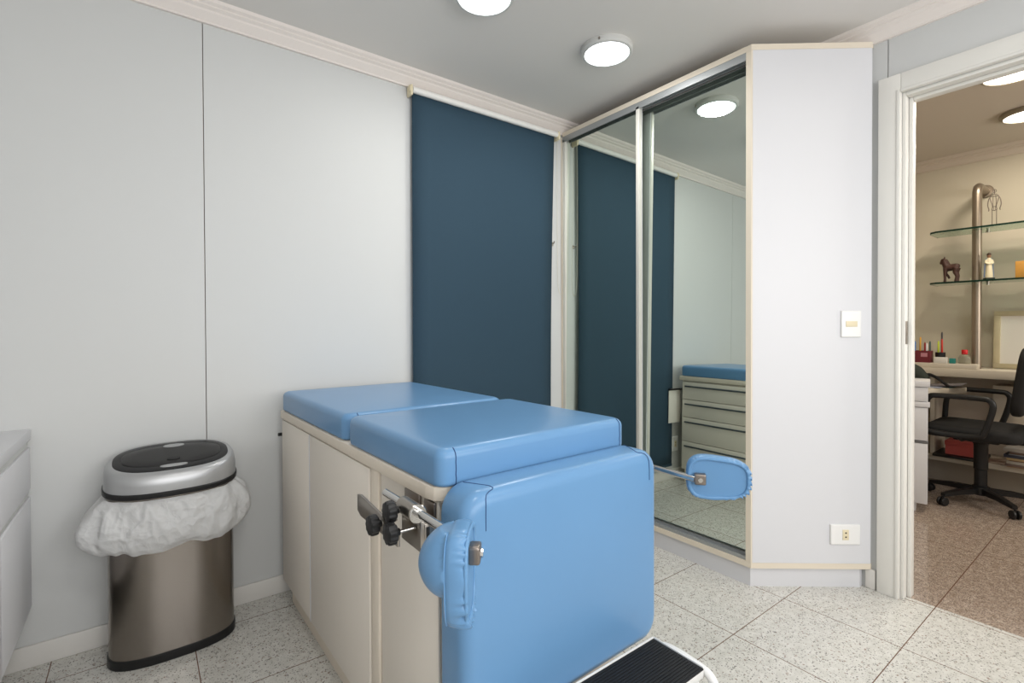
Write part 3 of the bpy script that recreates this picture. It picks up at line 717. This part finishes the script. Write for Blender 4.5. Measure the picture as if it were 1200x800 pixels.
# carved horse
def remesh(o, v, sm=6):
    r = o.modifiers.new('remesh', 'REMESH'); r.mode = 'VOXEL'; r.voxel_size = v; r.use_smooth_shade = True
    q = o.modifiers.new('smooth', 'SMOOTH'); q.iterations = sm; q.factor = .5
b = B()   # local: +y is towards the head (left in the photo)
b.tube(smooth_path([(0, -.050, .098), (0, -.04, .106), (0, .0, .104), (0, .028, .106), (0, .040, .108)], 4), [.014, .019, .022, .024, .0255, .0255, .025, .025, .0255, .026, .027, .027, .027, .026, .024, .022, .02][:17], 14)
b.tube([(0, .03, .112), (0, .040, .135), (0, .046, .158), (0, .047, .168)], [.024, .021, .017, .014], 14)
b.tube([(0, .040, .166), (0, .056, .160), (0, .064, .142), (0, .066, .132)], [.012, .0145, .0115, .010], 12)
for sx in (-.008, .008): b.tube([(sx, .042, .174), (sx*1.1, .041, .190)], [.005, .002], 8)
b.tube([(0, .030, .166), (0, .018, .146), (0, .006, .124)], [.006, .008, .005], 8)
for sx, yy, bend in ((-.013, .034, 0), (.013, .030, 1), (-.013, -.040, 0), (.013, -.046, 0)):
    if bend: b.tube([(sx, yy, .10), (sx, yy+.006, .065), (sx, yy-.012, .042), (sx, yy-.020, .026)], [.016, .0105, .0095, .009], 10)
    elif yy > 0: b.tube([(sx, yy, .10), (sx, yy+.002, .055), (sx, yy+.001, .018), (sx, yy+.003, .0)], [.017, .011, .0095, .012], 10)
    else: b.tube([(sx, yy, .100), (sx, yy+.008, .068), (sx, yy-.004, .038), (sx, yy+.001, .014), (sx, yy+.003, 0)], [.022, .017, .0105, .0105, .0125], 10)
ho = b.build('horse_figurine', M_wood, None, (4.62, .936, SZ2+.004)); remesh(ho, .0035, 3)
ho.scale = (.9, .80, .98)
tag(ho, 'small dark carved wooden horse on the lower glass shelf', 'figurine')
# robed figurine
sf = thing('robed_figurine', 'painted robed figurine with blue mantle on the lower glass shelf', 'figurine', (4.62, .737, SZ2), .5)
b = B(); b.pad(.046, .052, .016, .006, .003, .001, 4); b.build('base', mat('green_black_base', (28, 38, 28), .5), sf)
b = B(); b.lathe([(.021, .014), (.021, .03), (.018, .07), (.0155, .10), (.0165, .125), (.013, .142), (.006, .15), (.005, .156)], (0, 0, 0), 20)
for sg in (-1, 1): b.tube([(0, sg*.014, .138), (-.004, sg*.019, .118), (-.014, sg*.010, .110), (-.018, sg*.001, .113)], [.007, .007, .006, .004], 10)
bo_ = b.build('robe', mat('cream_robe_paint', (226, 214, 184), .5), sf); remesh(bo_, .0025, 2)
b = B(); b.lathe([(.004, .150), (.0095, .158), (.0108, .167), (.0095, .177), (.004, .182)], (0, 0, 0), 18); b.build('head', mat('painted_skin', (150, 112, 84), .6), sf)
b = B(); b.lathe([(.0102, .168), (.0118, .172), (.0108, .180), (.005, .1855), (.0005, .186)], (0, 0, 0), 18); b.build('hair', mat('painted_brown_hair', (78, 58, 46), .6), sf)
for sg in (-1, 1):
    b = B(); b.tube(smooth_path([(.004, sg*.012, .146), (.0, sg*.0195, .125), (.002, sg*.0205, .09), (.002, sg*.0225, .05), (.002, sg*.023, .02)], 4), .0042, 8); b.build('mantle_edge', mat('pale_blue_paint', (120, 134, 160), .5), sf)
# wire figure
b = B()
wm = lambda pts, r=.0016: b.tube(smooth_path(pts, 4), r, 6)
for sg in (-1, 1):
    y = sg*.011
    wm([(0, y, 0), (0, y, .09), (0, sg*.013, .10)], .0019)
    wm([(0, sg*.013, .100), (0, sg*.010, .125), (0, sg*.022, .175), (0, sg*.010, .190), (0, 0, .193)], .0022)
    wm([(0, sg*.017, .186), (0, sg*.028, .165), (0, sg*.033, .130), (0, sg*.027, .105), (0, sg*.029, .094)], .0026)
    wm([(0, sg*.004, .100), (.004, sg*.008, .14), (0, sg*.006, .186)], .0016)
b.tube([(0, .013, .100), (0, 0, .094), (0, -.013, .100)], .0024, 6); b.tube([(0, .012, .118), (0, -.012, .118)], .0018, 6)
b.tube([(0, .020, .180), (0, -.020, .180)], .002, 6); b.tube([(0, 0, .190), (0, 0, .202)], .0022, 6)
hc = Vector((0, 0, .212)); b.tube(arc(hc, .0095, 0, 2*PI, 16, (0, 1, 0), (0, 0, 1)), .0014, 6); b.tube(arc(hc, .0095, 0, 2*PI, 16, (1, 0, 0), (0, 0, 1)), .0014, 6)
b.tube([(-.003, -.018, .001), (-.003, .018, .001)], .0012, 6)
wf = b.build('wire_figurine', mat('dark_wire', (110, 100, 92), .45, metal=.6), None, (4.62, .712, SZ1+.0001)); wf.scale = (1.12, 1.0, 1.12)
tag(wf, 'slender wire figure of a standing man on the upper glass shelf', 'figurine')
b = B(); b.box(-.035, .035, -.055, .055, 0, .112, .004); tag(b.build('wood_block', M_amber, None, (4.63, .553, SZ2)), 'amber wooden block at the right end of the lower glass shelf', 'block')

# framed white board standing on the console
fb = thing('framed_board', 'white board in pale wooden frame leaning on the office wall', 'framed board', (4.80, .42, .846), 0)
X = RY(math.radians(4)); fw_, fh_, ft = .32, .400, .034
b = B(); b.box(-.018, .018, -fw_, fw_, 0, ft, .002, X=X); b.box(-.018, .018, -fw_, fw_, fh_-ft, fh_, .002, X=X); b.box(-.0175, .0175, -fw_, -fw_+ft, ft, fh_-ft, .002, X=X); b.box(-.0175, .0175, fw_-ft, fw_, ft, fh_-ft, .002, X=X)
b.build('frame', M_paleframe, fb); B().box(-.006, .004, -fw_+ft, fw_-ft, ft, fh_-ft, X=X).build('board', M_paper, fb, smooth=False)

# small things on the desk and console
bag_ = B()
bag_.tube(smooth_path([(.0, .10, .04), (0, .04, .055), (.01, -.04, .05), (.0, -.12, .03)], 5), [.03, .035, .04, .045, .05, .052, .052, .05, .048, .045, .042, .04, .036, .03, .025, .02], 14)
bo_ = bag_.build('soft_bag', mat('dark_green_fabric', (44, 50, 44), .85, bump=.4, bscale=60), None, (4.17, 1.055, .7225))
bo_.scale = (1.2, .82, 1.75)
tag(bo_, 'dark green soft bag lying on the office desk', 'bag')
pap = [(4.20, 1.00, .7305, .15, (214, 208, 200), 'loose white papers on the office desk under the grey folder'), (4.26, .97, .7335, -.2, (170, 176, 196), 'bluish leaflet lying on the papers on the desk'), (4.36, .90, .7305, .35, (150, 178, 170), 'green cover leaflet at the desk edge behind the chair arm')]
for i, (x, y, z, a, c, lb) in enumerate(pap):
    tag(B().box(-.07, .07, -.07 if i < 2 else -.04, .07 if i < 2 else .04, 0, .0025).build('leaflet', mat('leaflet_paper', c, .7), None, (x, y, z)), lb, 'papers'); bpy.data.objects[-1] if False else None
fo = B().prism([(-.10, -.09), (.07, -.10), (.08, .09), (-.10, .10)], 0, .006, .001).build('grey_folder', mat('grey_card', (104, 100, 104), .6), None, (4.36, .905, .742))
fo.rotation_euler = (math.radians(-6), 0, .1)
tag(fo, 'dark grey folder lying on the papers of the office desk', 'folder')
for i, (z, c) in enumerate(((.737, (190, 170, 160)), (.745, (200, 196, 206)), (.753, (120, 108, 120)))):
    pass
rz_ = B().box(-.047, .047, -.095, .50, 0, .034, .003).build('riser_box', M_pale, None, (4.577, .875, .8455)); tag(rz_, 'long low pale riser on the console, left of the steel pole', 'riser')
bx = thing('pencil_box', 'burgundy pencil box full of pens on the office console', 'pencil holder', (4.578, 1.085, .8799))
b = B(); t_ = .004
b.box(-.04, .04, -.055, .055, 0, .004); b.box(-.04, -.036, -.055, .055, .004, .085, .0008); b.box(.036, .04, -.055, .055, .004, .085, .0008); b.box(-.036, .036, -.055, -.051, .004, .085, .0008); b.box(-.036, .036, .051, .055, .004, .085, .0008)
b.build('box', mat('burgundy_card', (112, 38, 48), .5), bx, smooth=False)
B().box(-.0405, -.0401, -.040, -.002, .042, .070).build('printed_emblem', mat('pale_pink_print', (190, 130, 140), .6), bx, smooth=False)
pens = [(-.010, .040, (52, 110, 180), .15, 'blue pen standing in the burgundy box'), (.0, .012, (216, 160, 60), .18, 'yellow pencil standing tall in the burgundy box'), (.012, -.012, (150, 40, 44), .14, 'dark red pen standing in the burgundy box'), (-.016, -.030, (222, 222, 226), .135, 'white pen standing in the burgundy box'), (.018, -.040, (70, 90, 84), .15, 'grey green pen standing in the burgundy box')]
def pen(x, y, z, c, L_, lb, a=.06):
    t = B(); t.tube([(0, 0, 0), (0, 0, .006), (0, 0, L_-.012), (0, 0, L_)], [.0025, .0056, .0056, .003], 10)
    o = t.build('pen', mat('pen_barrel', c, .4), None, (x, y, z)); o.rotation_euler = (0, a, 0); tag(o, lb, 'pen', 'pens on the office console')
for dx, dy, c, L_, lb in pens: pen(4.578+dx, 1.085+dy, .8845, c, L_, lb, .05)
cp = thing('pen_cup', 'small black pen cup beside the burgundy box', 'pencil holder', (4.595, .985, .8799))
B().lathe([(.026, 0), (.028, .004), (.029, .075), (.026, .075), (.025, .006), (.001, .006)], n=20).build('cup', M_dark, cp)
for dx, dy, c, L_, lb, a in ((0, .012, (196, 214, 60), .15, 'lime green marker standing in the black cup', .04), (.006, -.006, (60, 56, 56), .215, 'long dark ruler-like pen standing in the black cup', .03), (-.008, -.012, (200, 50, 40), .165, 'red pen standing in the black cup', -.05)):
    pen(4.595+dx, .985+dy, .8865, c, L_, lb, a)
tag(B().box(-.014, .014, -.036, .036, 0, .042, .002).build('small_box', M_paper, None, (4.547, .972, .8799)), 'small white carton on the console in front of the pens', 'box')
tag(B().box(-.014, .014, -.016, .016, 0, .036, .002).build('small_box', mat('teal_card', (40, 128, 120), .5), None, (4.565, .912, .8799)), 'small teal box beside the white carton', 'box')
bt = thing('plastic_bottle', 'squat clear plastic bottle with red cap on the console', 'bottle', (4.585, .852, .8799))
B().lathe([(.03, .0), (.033, .004), (.033, .04), (.026, .056), (.014, .062), (.012, .066)], n=24).build('bottle_body', M_bottle, bt)
B().lathe([(.0155, .0655), (.0165, .068), (.0165, .096), (.015, .098)], n=24).build('cap', mat('red_cap', (200, 24, 30), .4), bt)
B().tube(smooth_path([(.02, -.08, .05), (.03, -.12, .055), (.02, -.17, .045), (.01, -.21, .03), (0, -.25, .016)], 5), .006, 8).build('strap', M_black, bo_)
# lower shelf things
tag(B().box(-.14, .14, -.13, .13, 0, .018, .003).build('black_tray', M_dark, None, (4.63, .875, .2225)), 'flat black tray under the red box on the lower shelf', 'tray')
rx = thing('red_box', 'red cardboard box with lid on the lower console shelf', 'box', (4.64, .857, .2410))
M_red = mat('red_card', (200, 92, 86), .6)
B().box(-.095, .095, -.088, .088, 0, .062, .001).build('box_base', M_red, rx, smooth=False); B().box(-.098, .098, -.091, .091, .0625, .094, .002).build('box_lid', M_red, rx)
cols = [(170, 140, 110), (120, 100, 90), (196, 190, 180), (140, 110, 90), (186, 160, 120), (70, 74, 90), (150, 160, 170), (110, 90, 80), (190, 184, 176)]
z = .2225
for i, c in enumerate(cols):
    hgt = .006+.007*((i*7) % 3); a = .06*math.sin(i*2.1)
    o = B().box(-.11, .11, -.13, .13, 0, hgt, .001).build('magazine', mat('magazine_paper', c, .6), None, (4.62, .50+.012*math.sin(i*1.7), z)); o.rotation_euler = (0, 0, a); z += hgt+.0004
    nm = ['lowest of', 'second from bottom of', 'third from bottom of', 'fourth from bottom of', 'middle one of', 'fourth from top of', 'third from top of', 'second from top of', 'topmost of'][i]
    tag(o, 'magazine, %s the pile under the office console' % nm, 'magazine', 'magazines on the lower console shelf')

# swivel chair
oc = thing('office_chair', 'black swivel office chair with loop armrests at the desk', 'office chair', (4.31, .72, 0))
X = RZ(math.radians(0))
B().pad(.47, .46, .075, .07, .035, .02, 6, .006, X=T(0, .02, .435)).build('seat', M_black, oc)
b = B(); b.pad(.38, .42, .06, .09, .03, .02, 6, .01, X=T(-.03, -.150, .60) @ RX(math.radians(97)) @ T(0, .21, 0)); b.build('backrest', M_black, oc)
B().tube(smooth_path([(0, -.10, .425), (0, -.215, .43), (0, -.245, .50), (0, -.25, .68)], 4), .018, 10).build('back_bar', M_dark, oc)
for sg in (-1, 1):
    x = sg*.265; P = [(x, .235, .485), (x, .225, .62), (x, .20, .690), (x, .15, .702), (x, -.04, .702), (x, -.085, .69), (x, -.095, .64), (x, -.06, .50), (x, -.03, .470), (x, .08, .462), (x, .20, .468)]
    cp_ = smooth_path(P+[P[0]], 5)[:-1]
    B().tube(cp_, .0165, 12, closed=True).build('armrest', M_dark, oc)
    B().tube([(x, .06, .455), (x-sg*.08, .06, .425), (x-sg*.2, .04, .425)], .012, 8).build('arm_bracket', M_dark, oc)
B().box(-.10, .10, -.10, .12, .405, .434, .008).build('tilt_mechanism', M_dark, oc)
B().lathe([(.032, .10), (.032, .22), (.036, .225), (.036, .38), (.05, .405)], n=20).build('gas_column', M_dark, oc)
B().lathe([(.03, .055), (.045, .06), (.045, .11), (.034, .118)], n=20).build('hub', M_dark, oc)
for a in (150, 222, 294, 6, 78):
    A = math.radians(a); d = Vector((math.cos(A), math.sin(A), 0))
    lg = B(); lg.loft([[d*q + Vector((-d.y, d.x, 0))*sx*wd_ + Vector((0, 0, z_+dz*hh_)) for sx, dz in ((-1, -1), (1, -1), (1, 1), (-1, 1))] for q, wd_, z_, hh_ in ((.03, .020, .085, .018), (.16, .017, .082, .015), (.275, .013, .068, .010))]); lo = lg.build('base_leg', M_dark, oc)
    cst = B(); c = d*.275; pn = Vector((-d.y, d.x, 0))
    for sg in (-1, 1): cst.cyl(c+pn*sg*.006+Vector((0, 0, .027)), c+pn*sg*.022+Vector((0, 0, .027)), .026, bev=.004, n=20)
    cst.cyl(c+Vector((0, 0, .027)), c+Vector((0, 0, .062)), .007, n=10); cst.build('caster', M_dark, lo)
